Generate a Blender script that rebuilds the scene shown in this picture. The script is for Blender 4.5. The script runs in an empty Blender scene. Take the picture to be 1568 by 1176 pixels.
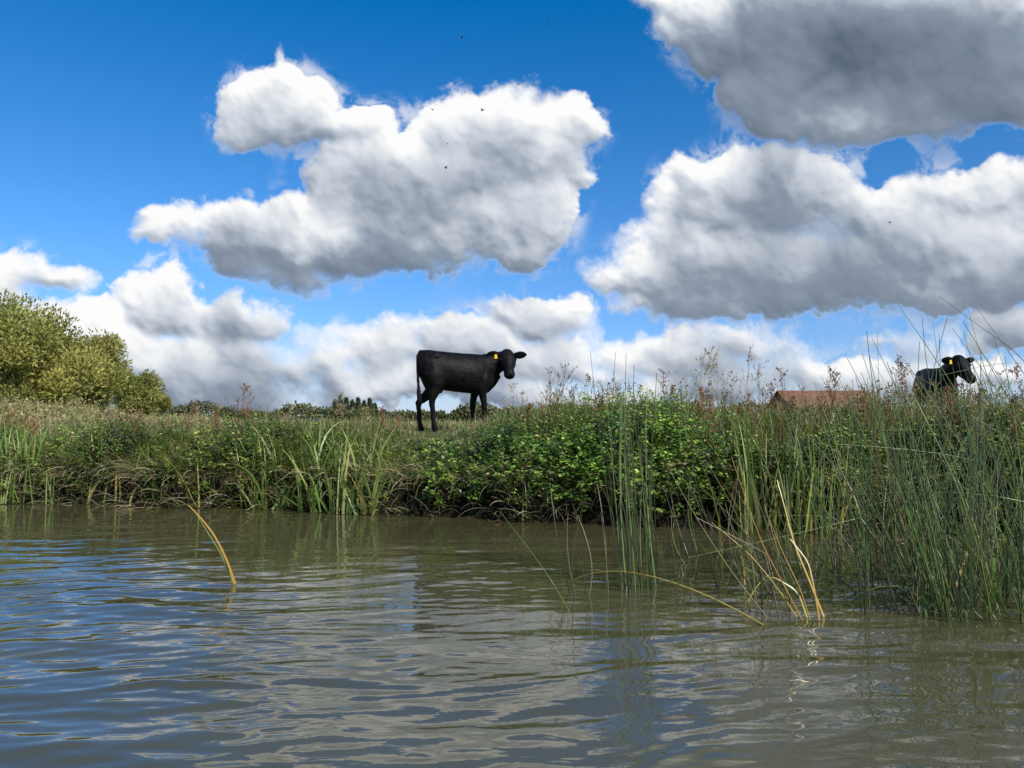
import bpy, math, numpy as np
from mathutils import Vector, Matrix
rng=np.random.default_rng(7)
S=bpy.context.scene
F=1162.0; CH=0.95; PITCH=math.radians(2.8)
def PX(px,py,d):
    cx=(px-784)/F; cy=(588-py)/F
    v=np.array([cx, math.cos(PITCH)-math.sin(PITCH)*cy, math.sin(PITCH)+math.cos(PITCH)*cy])
    v=v/v[1]*d
    return np.array([v[0],v[1],CH+v[2]])
def PW(px,py):
    cx=(px-784)/F; cy=(588-py)/F
    v=np.array([cx, math.cos(PITCH)-math.sin(PITCH)*cy, math.sin(PITCH)+math.cos(PITCH)*cy])
    v=v*(CH/-v[2]); return np.array([v[0],v[1],0.0])
# ---------------------------------------------------------------- helpers
_g=np.random.default_rng(3).random((128,128))
def vnoise(x,y,s=1.0,o=0.0):
    x=np.asarray(x,float)*s+o+200; y=np.asarray(y,float)*s+o*1.7+200
    xi=np.floor(x).astype(int); yi=np.floor(y).astype(int)
    fx=x-xi; fy=y-yi; fx=fx*fx*(3-2*fx); fy=fy*fy*(3-2*fy)
    g=lambda a,b:_g[a%128,b%128]
    return (g(xi,yi)*(1-fx)+g(xi+1,yi)*fx)*(1-fy)+(g(xi,yi+1)*(1-fx)+g(xi+1,yi+1)*fx)*fy
def sstep(a,b,x):
    t=np.clip((np.asarray(x,float)-a)/(b-a),0,1); return t*t*(3-2*t)
def mesh_obj(name,V,Q,C=None,mat=None,smooth=True,parent=None):
    V=np.asarray(V,np.float32).reshape(-1,3); Q=np.asarray(Q,np.int32).reshape(-1,4)
    me=bpy.data.meshes.new(name)
    me.vertices.add(len(V)); me.vertices.foreach_set('co',V.ravel())
    me.loops.add(Q.size); me.loops.foreach_set('vertex_index',Q.ravel())
    me.polygons.add(len(Q)); me.polygons.foreach_set('loop_start',np.arange(0,Q.size,4,dtype=np.int32))
    me.polygons.foreach_set('loop_total',np.full(len(Q),4,np.int32))
    me.polygons.foreach_set('use_smooth',np.full(len(Q),smooth,bool))
    me.update(calc_edges=True)
    if C is not None:
        C=np.asarray(C,np.float32).reshape(-1,3)
        a=me.color_attributes.new('Col','FLOAT_COLOR','POINT')
        a.data.foreach_set('color',np.concatenate([C,np.ones((len(C),1),np.float32)],1).ravel())
    ob=bpy.data.objects.new(name,me); S.collection.objects.link(ob)
    if mat: me.materials.append(mat)
    if parent: ob.parent=parent
    return ob
class Acc:
    def __init__(s): s.V=[];s.Q=[];s.C=[];s.n=0
    def add(s,V,Q,C):
        V=V.reshape(-1,3); s.V.append(V); s.Q.append(Q.reshape(-1,4)+s.n); s.C.append(np.asarray(C).reshape(-1,3)); s.n+=len(V)
    def make(s,name,mat,**k): return mesh_obj(name,np.concatenate(s.V),np.concatenate(s.Q),np.concatenate(s.C),mat,**k)
def norm(v): return v/(np.linalg.norm(v,axis=-1,keepdims=True)+1e-9)
def ribbons(P,W,side,C0,C1=None):
    N,K,_=P.shape
    T=norm(np.gradient(P,axis=1)); sd=norm(side[:,None,:]-T*np.sum(T*side[:,None,:],-1,keepdims=True))
    V=np.stack([P-sd*W[...,None],P+sd*W[...,None]],2)
    idx=np.arange(N*K*2).reshape(N,K,2)
    Q=np.stack([idx[:,:-1,0],idx[:,:-1,1],idx[:,1:,1],idx[:,1:,0]],-1)
    if C1 is None: C1=C0
    s=np.linspace(0,1,K)[None,:,None,None]
    C=C0[:,None,None,:]*(1-s)+C1[:,None,None,:]*s
    C=np.broadcast_to(C,(N,K,2,3))
    return V,Q,C
def tubes(P,R,C0,C1=None,sides=5):
    N,K,_=P.shape
    T=norm(np.gradient(P,axis=1)); ref=np.array([0.13,1.0,0.05])
    a=norm(np.cross(T,ref)); b=np.cross(T,a)
    th=np.arange(sides)/sides*2*np.pi
    V=P[:,:,None,:]+R[:,:,None,None]*(a[:,:,None,:]*np.cos(th)[:,None]+b[:,:,None,:]*np.sin(th)[:,None])
    idx=np.arange(N*K*sides).reshape(N,K,sides); j=np.roll(idx,-1,axis=2)
    Q=np.stack([idx[:,:-1],j[:,:-1],j[:,1:],idx[:,1:]],-1)
    if C1 is None: C1=C0
    s=np.linspace(0,1,K)[None,:,None,None]
    C=np.broadcast_to(C0[:,None,None,:]*(1-s)+C1[:,None,None,:]*s,(N,K,sides,3))
    return V,Q,C
def blade_paths(B,L,head,lean,bend,K=5):
    N=len(B); ds=L[:,None]/(K-1)
    s=np.linspace(0,1,K)[None,:]
    th=lean[:,None]+bend[:,None]*s**1.5
    dh=np.sin(th)*ds; dz=np.cos(th)*ds
    h=np.cumsum(dh,1)-dh; z=np.cumsum(dz,1)-dz
    P=np.empty((N,K,3)); P[...,0]=B[:,0,None]+h*np.cos(head)[:,None]; P[...,1]=B[:,1,None]+h*np.sin(head)[:,None]; P[...,2]=B[:,2,None]+z
    return P
def leaves(Cn,D,Nn,L,W,col):
    D=norm(D); sd=norm(np.cross(D,Nn))
    a=Cn; b=Cn+D*(L*.45)[:,None]+sd*W[:,None]; c=Cn+D*L[:,None]; d=Cn+D*(L*.45)[:,None]-sd*W[:,None]
    V=np.stack([a,b,c,d],1); Q=np.arange(len(Cn)*4).reshape(-1,4)
    return V,Q,np.repeat(col[:,None,:],4,1)
def U(a,b,n): return rng.uniform(a,b,n)
def pal(cols,n,jit=.18,w=None):
    cols=np.array(cols); i=rng.choice(len(cols),n,p=w)
    return cols[i]*(1+rng.normal(0,jit,(n,1))).clip(.4,1.8)*(1+rng.normal(0,.05,(n,3)))
# ---------------------------------------------------------------- materials
def newmat(name):
    m=bpy.data.materials.new(name); m.use_nodes=True; nt=m.node_tree; nt.nodes.clear(); return m,nt
def leafmat(name,trans=.3,rough=.5,spec=.35):
    m,nt=newmat(name); N=nt.nodes; L=nt.links
    o=N.new('ShaderNodeOutputMaterial'); p=N.new('ShaderNodeBsdfPrincipled'); t=N.new('ShaderNodeBsdfTranslucent'); mx=N.new('ShaderNodeMixShader')
    a=N.new('ShaderNodeAttribute'); a.attribute_name='Col'
    L.new(a.outputs['Color'],p.inputs['Base Color']); p.inputs['Roughness'].default_value=rough; p.inputs['Specular IOR Level'].default_value=spec
    m2=N.new('ShaderNodeVectorMath'); m2.operation='MULTIPLY'; m2.inputs[1].default_value=(1.2,1.3,.6); L.new(a.outputs['Color'],m2.inputs[0]); L.new(m2.outputs[0],t.inputs[0])
    mx.inputs[0].default_value=trans; L.new(p.outputs[0],mx.inputs[1]); L.new(t.outputs[0],mx.inputs[2]); L.new(mx.outputs[0],o.inputs[0])
    return m
def simple(name,col,rough=.6,nscale=8,var=.3,bump=.0,spec=.4):
    m,nt=newmat(name); N=nt.nodes; L=nt.links
    o=N.new('ShaderNodeOutputMaterial'); p=N.new('ShaderNodeBsdfPrincipled'); L.new(p.outputs[0],o.inputs[0])
    tc=N.new('ShaderNodeTexCoord'); nz=N.new('ShaderNodeTexNoise'); nz.inputs['Scale'].default_value=nscale; nz.inputs['Detail'].default_value=6; L.new(tc.outputs['Object'],nz.inputs['Vector'])
    r=N.new('ShaderNodeValToRGB'); r.color_ramp.elements[0].position=.3; r.color_ramp.elements[1].position=.7
    r.color_ramp.elements[0].color=(*[c*(1-var) for c in col],1); r.color_ramp.elements[1].color=(*[c*(1+var) for c in col],1)
    L.new(nz.outputs[0],r.inputs[0]); L.new(r.outputs[0],p.inputs['Base Color']); p.inputs['Roughness'].default_value=rough; p.inputs['Specular IOR Level'].default_value=spec
    if bump:
        b=N.new('ShaderNodeBump'); b.inputs['Strength'].default_value=bump; b.inputs['Distance'].default_value=.02; L.new(nz.outputs[0],b.inputs['Height']); L.new(b.outputs[0],p.inputs['Normal'])
    return m
M_leaf=leafmat('herb_leaf',.22,.40,.5); M_grass=leafmat('grass_blade',.25,.42,.45); M_dry=leafmat('dry_straw',.15,.7,.2); M_reed=leafmat('reed_stem',.1,.32,.7); M_tree=leafmat('willow_leaf',.28,.6,.2)
M_bark=simple('bark',(.10,.085,.06),.9,6,.4,.5)
# ---------------------------------------------------------------- terrain
def yb(x): return 7.45-0.3*8*np.tanh(np.asarray(x,float)/8)+.40*(vnoise(x,0*np.asarray(x,float),.8,3)-.5)+.26*(vnoise(x,0*np.asarray(x,float),2.6,9)-.5)
TOPX=[-60,-10,-6,-3.5,-1.6,-.9,-.3,.6,2,4,6,9,60]
TOPZ=[.62,.62,.60,.66,.70,.68,.74,.82,.84,.84,.80,.74,.7]
def ground(x,y):
    x=np.asarray(x,float); y=np.asarray(y,float)
    t=y-yb(x); top=np.interp(x,TOPX,TOPZ)
    z=-.9+.87*sstep(-1.8,0,t)
    z=z+.34*sstep(0,.09,t)+(top-.31-.12)*sstep(.08,.9,t)+.12*sstep(.8,2.6,t)
    z=z+(.79-top)*sstep(2,4.5,t)
    z=z+.06*(vnoise(x,y,1.5)-.5)*sstep(.1,.8,t)+.25*(vnoise(x,y,.05,5)-.5)*sstep(15,60,t)
    nb=-5-y
    z=np.where(y<1, -.9+.87*sstep(-2,0,nb)+.8*sstep(0,1.5,nb), z)
    return z
def lines(lo,hi,step,far,g=1.25):
    a=list(np.arange(lo,hi+1e-6,step)); s=step; p=hi
    up=[];dn=[]
    while p<far: s*=g; p+=s; up.append(p)
    s=step;p=lo
    while p>-far: s*=g;p-=s; dn.append(p)
    return np.array(dn[::-1]+a+up)
def sheet(name,xs,ys,zf,mat):
    X,Y=np.meshgrid(xs,ys); Z=zf(X,Y); V=np.stack([X,Y,Z],-1)
    n,m=X.shape; i=np.arange(n*m).reshape(n,m)
    Q=np.stack([i[:-1,:-1],i[:-1,1:],i[1:,1:],i[1:,:-1]],-1)
    return mesh_obj(name,V,Q,None,mat)
m,nt=newmat('meadow_ground'); N=nt.nodes; L=nt.links
o=N.new('ShaderNodeOutputMaterial'); p=N.new('ShaderNodeBsdfPrincipled'); L.new(p.outputs[0],o.inputs[0]); p.inputs['Roughness'].default_value=.95; p.inputs['Specular IOR Level'].default_value=.1
g=N.new('ShaderNodeNewGeometry'); sx=N.new('ShaderNodeSeparateXYZ'); L.new(g.outputs['Position'],sx.inputs[0])
nz=N.new('ShaderNodeTexNoise'); nz.inputs['Scale'].default_value=.7; nz.inputs['Detail'].default_value=6; L.new(g.outputs['Position'],nz.inputs['Vector'])
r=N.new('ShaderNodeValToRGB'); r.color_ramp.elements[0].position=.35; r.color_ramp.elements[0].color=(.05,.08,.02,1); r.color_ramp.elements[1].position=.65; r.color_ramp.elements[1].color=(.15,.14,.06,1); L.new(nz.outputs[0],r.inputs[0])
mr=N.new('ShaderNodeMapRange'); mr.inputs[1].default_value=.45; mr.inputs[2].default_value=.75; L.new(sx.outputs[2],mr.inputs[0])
mx=N.new('ShaderNodeMix'); mx.data_type='RGBA'; mx.inputs[6].default_value=(.014,.011,.007,1); L.new(mr.outputs[0],mx.inputs[0]); L.new(r.outputs[0],mx.inputs[7]); L.new(mx.outputs[2],p.inputs['Base Color'])  # low bank soil, its colour darkened to paint in the shade of the undercut
nb_=N.new('ShaderNodeTexNoise'); nb_.inputs['Scale'].default_value=14; nb_.inputs['Detail'].default_value=6; L.new(g.outputs['Position'],nb_.inputs['Vector'])
bp=N.new('ShaderNodeBump'); bp.inputs['Strength'].default_value=.8; bp.inputs['Distance'].default_value=.05; L.new(nb_.outputs[0],bp.inputs['Height']); L.new(bp.outputs[0],p.inputs['Normal'])
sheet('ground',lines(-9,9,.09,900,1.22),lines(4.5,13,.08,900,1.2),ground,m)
# ---------------------------------------------------------------- water
wr=np.random.default_rng(11); NW=80
lam=np.exp(wr.uniform(math.log(.07),math.log(.6),NW)); ang=np.pi/2+.12+wr.normal(0,.30,NW); ph=wr.uniform(0,6.28,NW); amp=lam*.00185*wr.uniform(.5,1.5,NW)
def waterz(X,Y):
    Z=np.zeros_like(X)
    xw=X+.25*(vnoise(X,Y,.9,4)-.5); yw=Y+.22*(vnoise(X,Y,.8,8)-.5)
    for l,a,p_,A in zip(lam,ang,ph,amp):
        Z+=A*np.sin(2*np.pi/l*(xw*np.cos(a)+yw*np.sin(a))+p_)
    mod=.22+1.25*vnoise(X,Y,.7,2)*(.6+.8*vnoise(X,Y,2.2,31))
    fade=(1-sstep(9,11,np.abs(X)))*sstep(.2,.9,Y)*(1-sstep(10.5,12,Y))
    calm=1-.62*sstep(3.2,6.4,Y)
    return Z*mod*fade*calm
m,nt=newmat('river_water'); N=nt.nodes; L=nt.links
o=N.new('ShaderNodeOutputMaterial'); p=N.new('ShaderNodeBsdfPrincipled'); L.new(p.outputs[0],o.inputs[0])
p.inputs['Roughness'].default_value=.01; p.inputs['IOR'].default_value=1.7
g=N.new('ShaderNodeNewGeometry'); mp=N.new('ShaderNodeMapping'); mp.inputs['Scale'].default_value=(.4,1,1); L.new(g.outputs['Position'],mp.inputs[0])
n1=N.new('ShaderNodeTexNoise'); n1.inputs['Scale'].default_value=22; n1.inputs['Detail'].default_value=2; n1.inputs['Distortion'].default_value=.4; L.new(mp.outputs[0],n1.inputs['Vector'])
bp=N.new('ShaderNodeBump'); bp.inputs['Strength'].default_value=.10; bp.inputs['Distance'].default_value=.01; L.new(n1.outputs[0],bp.inputs['Height']); L.new(bp.outputs[0],p.inputs['Normal'])
n2=N.new('ShaderNodeTexNoise'); n2.inputs['Scale'].default_value=.8; L.new(mp.outputs[0],n2.inputs['Vector'])
r=N.new('ShaderNodeValToRGB'); r.color_ramp.elements[0].position=.3; r.color_ramp.elements[1].position=.7; r.color_ramp.elements[0].color=(.062,.058,.024,1); r.color_ramp.elements[1].color=(.090,.083,.040,1); L.new(n2.outputs[0],r.inputs[0]); L.new(r.outputs[0],p.inputs['Base Color'])
sheet('river_water',lines(-9,9,.028,900,1.3),np.concatenate([[-900,-300,-100,-40,-15,-7,-5,-4,-3,-2,-1,-.5,-.2,.1,.4,.7],np.arange(.9,5,.012),np.arange(5,10.5,.02),[10.8,11.2,12,14,17,22,30,60]]),waterz,m)
# ---------------------------------------------------------------- bank vegetation
def bankpts(n,t0,t1,x0=-8.5,x1=8.5):
    x=U(x0,x1,n); t=U(t0,t1,n); y=yb(x)+t; return x,y,t
HX=[-12,-6.2,-4.6,-3.2,-2.2,-1.5,-1.0,-.5,.1,.8,2,3.5,6,12]
HZ=[.30,.32,.34,.36,.31,.23,.14,.20,.32,.44,.42,.38,.40,.4]
def vh(x): return np.interp(x,HX,HZ)
def trod(x,y):
    cx=-.108*y; k=np.exp(-((x-cx)/(.040*y))**4)*sstep(7.9,8.5,y)*(1-sstep(13.2,14,y)); return 1-.80*k
GR=[(.14,.21,.034),(.19,.25,.046),(.10,.155,.028),(.24,.26,.065)]
ST=[(.46,.38,.19),(.34,.27,.13),(.25,.17,.085),(.52,.46,.28)]
acc=Acc()
def herbs(n,t0,t1,x0,x1,hs=1.0,nodes=9,ls=1.0,cmul=1.0):
    x,y,t=bankpts(n,t0,t1,x0,x1)
    keep=(vnoise(x,y,1.6,6)+.35*vnoise(x,y,5,1)>.38); x,y,t=x[keep],y[keep],t[keep]; n=len(x)
    B=np.stack([x,y,ground(x,y)],-1)
    h=(vh(x)*(.35+1.1*vnoise(x,y,2.3,3))*U(.7,1.25,n)*hs)*trod(x,y)
    out=np.exp(-np.maximum(t,0)/.35)
    head=np.where(rng.random(n)<.65,-np.pi/2+rng.normal(0,.7,n),U(0,6.28,n)); lean=U(0,.25,n)+out*U(.2,1.1,n); bend=U(0,.6,n)+out*U(0,1.2,n)
    P=blade_paths(B,h+.04,head,lean,bend,nodes)
    P[...,2]=np.maximum(P[...,2],.02)
    pc=pal([(.16,.25,.036),(.11,.185,.030),(.23,.29,.055),(.19,.17,.075),(.07,.125,.026)],n,.25)*cmul
    hue=vnoise(x,y,1.3,12); pc=pc*(.5+1.0*hue)[:,None]*np.stack([.85+.35*vnoise(x,y,.6,44),1+0*x,1+0*x],-1)
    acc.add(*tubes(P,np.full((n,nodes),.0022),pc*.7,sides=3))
    for k in range(1,nodes):
        for side in (0,1,2):
            az=U(0,6.28,n); d=np.stack([np.cos(az),np.sin(az),U(-.5,.5,n)],-1)
            nn=np.stack([rng.normal(.1,.5,n),rng.normal(-.45,.5,n),np.ones(n)],-1)
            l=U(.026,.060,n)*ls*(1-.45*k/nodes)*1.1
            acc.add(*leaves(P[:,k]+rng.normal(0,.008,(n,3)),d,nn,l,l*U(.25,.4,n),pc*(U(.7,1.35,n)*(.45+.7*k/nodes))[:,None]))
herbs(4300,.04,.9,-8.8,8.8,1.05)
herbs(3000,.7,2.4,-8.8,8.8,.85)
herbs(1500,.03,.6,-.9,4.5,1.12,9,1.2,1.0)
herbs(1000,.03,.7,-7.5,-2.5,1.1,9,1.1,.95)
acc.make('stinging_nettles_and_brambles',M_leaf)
acc=Acc()
def grass(n,t0,t1,x0,x1,l0,l1,green=.6,w=.0035,leanmax=.5):
    x,y,t=bankpts(n,t0,t1,x0,x1)
    tx=np.round(x/.16)*.16; ty=np.round(y/.16)*.16
    jx=vnoise(tx*37,ty*41,1,1)-.5; jy=vnoise(tx*31,ty*29,1,7)-.5
    x=x*.45+.55*(tx+jx*.2); y=np.maximum(y*.45+.55*(ty+jy*.2),yb(x)+.05)
    B=np.stack([x,y,ground(x,y)-.01],-1)
    out=np.exp(-np.maximum(y-yb(x),0)/.35)
    h=U(l0,l1,n)*(.5+.9*vnoise(x,y,2.1,5))*(np.where(t<4,vh(x),.30)/.36)**.7*trod(x,y)
    head=np.where(rng.random(n)<.5*out+.1,-np.pi/2+rng.normal(0,.6,n),U(0,6.28,n))
    P=blade_paths(B,h,head,U(0,leanmax,n)+out*.3,U(.1,1.4,n)+out*.5,6)
    s=np.linspace(0,1,6)[None]; W=w*U(.6,1.5,n)[:,None]*(1-s**2*.92)
    sd=np.stack([np.cos(head+np.pi/2+rng.normal(0,.5,n)),np.sin(head+np.pi/2),rng.normal(0,.3,n)],-1)
    isg=rng.random(n)<green*(.5+vnoise(x,y,1.3,15))
    c=np.where(isg[:,None],pal(GR,n),pal(ST,n)*.9)
    c1=np.where(isg[:,None]&(rng.random(n)<.25)[:,None],pal(ST,n),c*1.15)
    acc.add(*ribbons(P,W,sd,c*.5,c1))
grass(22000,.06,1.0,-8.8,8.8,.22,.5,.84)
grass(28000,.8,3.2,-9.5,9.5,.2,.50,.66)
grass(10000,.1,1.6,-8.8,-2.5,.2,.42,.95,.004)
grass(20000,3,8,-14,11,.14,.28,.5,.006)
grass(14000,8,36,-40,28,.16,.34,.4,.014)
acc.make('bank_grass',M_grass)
acc=Acc()
n=15000; x,y,t=bankpts(n,.0,.35)
keep=rng.random(n)<np.clip(2.4*vnoise(x,0*x,1.7,21)-.75,0.03,1); x,y,t=x[keep],y[keep],t[keep]; n=len(x)
B=np.stack([x,y,ground(x,y)],-1)
P=blade_paths(B,U(.15,.50,n),-np.pi/2+rng.normal(0,.8,n),U(.5,1.3,n),U(.6,2.0,n),7)
P[...,2]=np.maximum(P[...,2],.004+.01*rng.random((n,1)))
s=np.linspace(0,1,7)[None]; W=U(.0015,.0045,n)[:,None]*(1-.85*s**2)
c=pal([(.44,.37,.21),(.30,.24,.13),(.18,.13,.075),(.50,.46,.31),(.15,.21,.045)],n,.25,[.22,.23,.2,.12,.23])
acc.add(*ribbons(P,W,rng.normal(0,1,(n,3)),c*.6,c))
acc.make('dead_straw_fringe',M_dry)
acc=Acc()
n=14000; x=U(-17,-6.5,n); y=U(13,24,n); k=vnoise(x,y,.5,4)>.28+.35*sstep(-10,-7,x); x,y=x[k],y[k]; n=len(x)
B=np.stack([x,y,ground(x,y)],-1)
hh=(.22+.60*(1-sstep(-13.5,-9,x)))*U(.5,1.1,n)*(.55+.8*vnoise(x,y,.8,2))
hd=U(0,6.28,n); P=blade_paths(B,hh,hd,U(0,.3,n),U(0,.7,n),5); s=np.linspace(0,1,5)[None]
c=pal([(.34,.29,.14),(.27,.25,.11),(.20,.23,.07),(.25,.18,.10)],n,.2)
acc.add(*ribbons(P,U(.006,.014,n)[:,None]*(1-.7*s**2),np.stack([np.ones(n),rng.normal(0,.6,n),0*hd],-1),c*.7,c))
tt=rng.integers(2,5,n); lp=P[np.arange(n),tt]
for q in range(3): acc.add(*leaves(lp+rng.normal(0,.03,(n,3)),rng.normal(0,1,(n,3)),rng.normal(0,1,(n,3)),U(.05,.1,n),U(.012,.03,n),c*1.1))
acc.make('dry_meadow_weeds',M_dry)
acc=Acc()
def stalk(px,py,d,kind=0,spread=1.0):
    top=PX(px,py,d); bx=top[0]+rng.normal(0,.06); by=d+rng.normal(0,.05); bz=float(ground(bx,by)); base=np.array([bx,by,bz]); top=top.copy()
    H=max(top[2]-bz,.25); K=8; s=np.linspace(0,1,K)[:,None]
    P=base*(1-s)+top*s; P[:,0]+=np.sin(s[:,0]*2.6)*rng.normal(0,.025)
    c=np.array([[(.22,.105,.055),(.36,.28,.15),(.19,.13,.085)][kind]])*rng.uniform(.8,1.2)
    acc.add(*tubes(P[None],np.linspace(.0035,.0014,K)[None],c,sides=4))
    nb=rng.integers(9,16)
    for j in range(nb):
        f=rng.uniform(.4,.97); st=base*(1-f)+top*f; a=rng.uniform(0,6.28); l=H*(1.02-f)*rng.uniform(.35,.75)*spread+.03
        up=rng.uniform(.8,1.8); dr=norm(np.array([math.cos(a),math.sin(a),up])); ss_=np.linspace(0,1,5)[:,None]
        Q=st+dr*l*ss_; Q[:,2]+=.1*l*ss_[:,0]**2
        acc.add(*tubes(Q[None],np.full((1,5),.0012),c,sides=3))
        m_=rng.integers(5,11) if kind!=2 else 3
        pos=st+dr*l*rng.uniform(.3,1,(m_,1)); cc=np.repeat(c*rng.uniform(.8,1.4),m_,0)
        acc.add(*leaves(pos,rng.normal(0,1,(m_,3))+[0,0,.6],rng.normal(0,1,(m_,3)),U(.012,.03,m_),U(.004,.009,m_),cc))
    if kind==0:
        m_=60; f=U(.55,1,m_)[:,None]; pos=base*(1-f)+top*f+rng.normal(0,.012,(m_,3))
        acc.add(*leaves(pos,rng.normal(0,1,(m_,3)),rng.normal(0,1,(m_,3)),U(.012,.025,m_),U(.005,.01,m_),np.repeat(c*1.1,m_,0)))
for (px,py,k) in [(375,588,0),(384,600,0),(366,610,0),(520,600,1),(330,612,1),(300,622,1),(445,612,1),(785,585,1),(800,600,1),(842,562,2),(856,572,2),(868,556,2),(880,590,2),(905,575,1),(925,572,1),(940,580,1),(960,585,2),(985,590,1),(1015,566,0),(1048,580,1),(1078,540,1),(1088,530,1),(1098,548,1),(1120,570,1),(1147,528,1),(1160,560,1),(1196,562,0),(1228,590,1),(1272,560,0),(1281,572,0),(1300,590,1),(1340,580,1),(1380,545,0),(1376,560,0),(1408,575,1),(1431,580,1),(1500,585,1),(1530,570,1),(1555,560,0),(1600,560,0),(1640,560,1),(560,622,1),(610,628,1),(240,628,1),(150,640,1),(60,645,1),(-40,640,1)]:
    d=float(yb((px-784)/F*8.3))+rng.uniform(.7,1.5); stalk(px,py,d,k,1.3 if k==2 else 1.0)
for i in range(110):
    px=rng.uniform(760,1640) if i<74 else rng.uniform(0,620)
    d=float(yb((px-784)/F*8.3))+rng.uniform(.5,2.0)
    stalk(px,(rng.uniform(585,622) if px>790 else rng.uniform(622,648)),d,int(rng.integers(0,3)),.8)
acc.make('dry_dock_and_willowherb_stalks',M_dry)
acc=Acc()
def swords(x0,x1,n,z0,z1,tt,w=.011,leanb=.5,cols=GR,K=8,head=None,bendm=1.1):
    x=U(x0,x1,n); y=yb(x)+U(*tt,n); B=np.stack([x,y,np.maximum(ground(x,y),-.05)],-1)
    L=U(z0,z1,n); hd=U(0,6.28,n) if head is None else head+rng.normal(0,.6,n)
    P=blade_paths(B,L,hd,np.abs(rng.normal(0,leanb*.5,n)),rng.gamma(1.5,bendm*.35,n),K)
    P[...,2]=np.maximum(P[...,2],.006)
    s=np.linspace(0,1,K)[None]; W=w*U(.5,1.2,n)[:,None]*np.clip(1-s**3,.04,1)
    sd=np.stack([np.cos(hd+np.pi/2+rng.normal(0,.6,n)),np.sin(hd+np.pi/2+rng.normal(0,.6,n)),rng.normal(0,.15,n)],-1)
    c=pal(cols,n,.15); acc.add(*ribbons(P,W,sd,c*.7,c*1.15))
LG=[(.19,.29,.062),(.25,.34,.095),(.13,.22,.043),(.31,.34,.115)]
YL=[(.46,.41,.10),(.50,.35,.09),(.34,.37,.10)]
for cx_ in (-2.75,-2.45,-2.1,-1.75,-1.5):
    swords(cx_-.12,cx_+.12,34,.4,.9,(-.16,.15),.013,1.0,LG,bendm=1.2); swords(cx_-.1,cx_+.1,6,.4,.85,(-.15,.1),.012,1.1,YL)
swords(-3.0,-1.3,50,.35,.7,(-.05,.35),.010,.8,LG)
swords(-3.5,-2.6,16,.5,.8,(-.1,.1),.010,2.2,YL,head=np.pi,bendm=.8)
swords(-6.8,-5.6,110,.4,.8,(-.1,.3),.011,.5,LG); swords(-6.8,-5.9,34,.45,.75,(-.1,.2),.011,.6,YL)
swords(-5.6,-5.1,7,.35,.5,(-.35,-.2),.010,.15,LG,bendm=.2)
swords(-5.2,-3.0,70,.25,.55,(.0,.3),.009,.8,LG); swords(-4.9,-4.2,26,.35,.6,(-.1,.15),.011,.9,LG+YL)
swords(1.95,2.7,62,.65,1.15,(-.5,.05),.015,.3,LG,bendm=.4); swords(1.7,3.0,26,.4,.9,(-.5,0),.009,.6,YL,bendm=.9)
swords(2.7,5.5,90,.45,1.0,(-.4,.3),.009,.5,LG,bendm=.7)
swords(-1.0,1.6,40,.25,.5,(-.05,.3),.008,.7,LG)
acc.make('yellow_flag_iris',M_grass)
acc=Acc()
RC=((.09,.14,.033),(.13,.18,.048),(.05,.08,.025),(.19,.21,.075))
def stems(bases,tops,r=.0035,cols=RC,bow=.06,K=10,kink=.0):
    n=len(bases); s=np.linspace(0,1,K)[None,:,None]
    P=bases[:,None,:]*(1-s)+tops[:,None,:]*s
    L=np.linalg.norm(tops-bases,axis=1)
    bx=rng.normal(0,bow,n)*L; by=rng.normal(0,bow,n)*L
    P[...,0]+=bx[:,None]*np.sin(s[...,0]*np.pi); P[...,1]+=by[:,None]*np.sin(s[...,0]*np.pi)
    if kink:
        kk=rng.random(n)<kink
        for i in np.where(kk)[0]:
            j=rng.integers(4,8); d=P[i,j:]-P[i,j]; a=rng.uniform(.7,2.0)*rng.choice([-1,1]); ca,sa=math.cos(a),math.sin(a)
            P[i,j:,0],P[i,j:,2]=P[i,j,0]+d[:,0]*ca+d[:,2]*sa, P[i,j,2]-d[:,0]*sa+d[:,2]*ca
        P[...,2]=np.maximum(P[...,2],-.05)
    c=pal(cols,n,.25); R=r*U(.6,1.3,n)[:,None]*np.linspace(1.1,.35,K)[None]
    acc.add(*tubes(P,R,c*.9,c*1.1,sides=6))
def grp(n,px0,px1,py0,py1,h0,h1,lx,lxs,**k):
    b=np.array([PW(rng.uniform(px0,px1),rng.uniform(py0,py1)) for _ in range(n)]); h=U(h0,h1,n)
    t=b.copy(); t[:,2]=h; t[:,0]+=rng.normal(lx,lxs,n)*h; t[:,1]+=rng.normal(0,.1,n)*h; b[:,2]=-.15; stems(b,t,**k)
DK=((.08,.08,.04),(.17,.135,.07),(.05,.06,.025),(.28,.23,.14))
grp(28,955,1015,880,912,.75,1.38,-.06,.05,bow=.015,r=.0038)
grp(12,925,1000,870,915,.4,1.0,-.05,.15,cols=DK)
grp(6,870,905,880,935,.3,.6,-.1,.1,cols=DK)
grp(24,1020,1110,850,915,.25,.85,-.12,.25,cols=DK+((.12,.17,.05),),bow=.08,kink=.15)
grp(30,1150,1260,880,950,.3,.85,-.3,.3,cols=DK+((.12,.16,.05),),bow=.06,kink=.1)
grp(54,1400,1480,895,950,.6,1.3,-.26,.14,bow=.05,kink=.1)
grp(70,1440,1580,895,955,.7,1.5,-.18,.2,bow=.06,kink=.12)
grp(26,1380,1520,890,940,.7,1.35,.28,.14,bow=.06)
grp(56,1340,1560,870,945,.3,.95,-.2,.45,cols=DK+((.09,.14,.04),),bow=.1,kink=.35)
grp(100,1575,1900,880,960,.7,1.65,-.18,.2,bow=.06,kink=.1)
grp(90,1250,1600,835,880,.4,1.25,-.1,.22,bow=.06,kink=.15,r=.003,cols=DK+((.13,.18,.05),(.13,.18,.05)))
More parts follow.
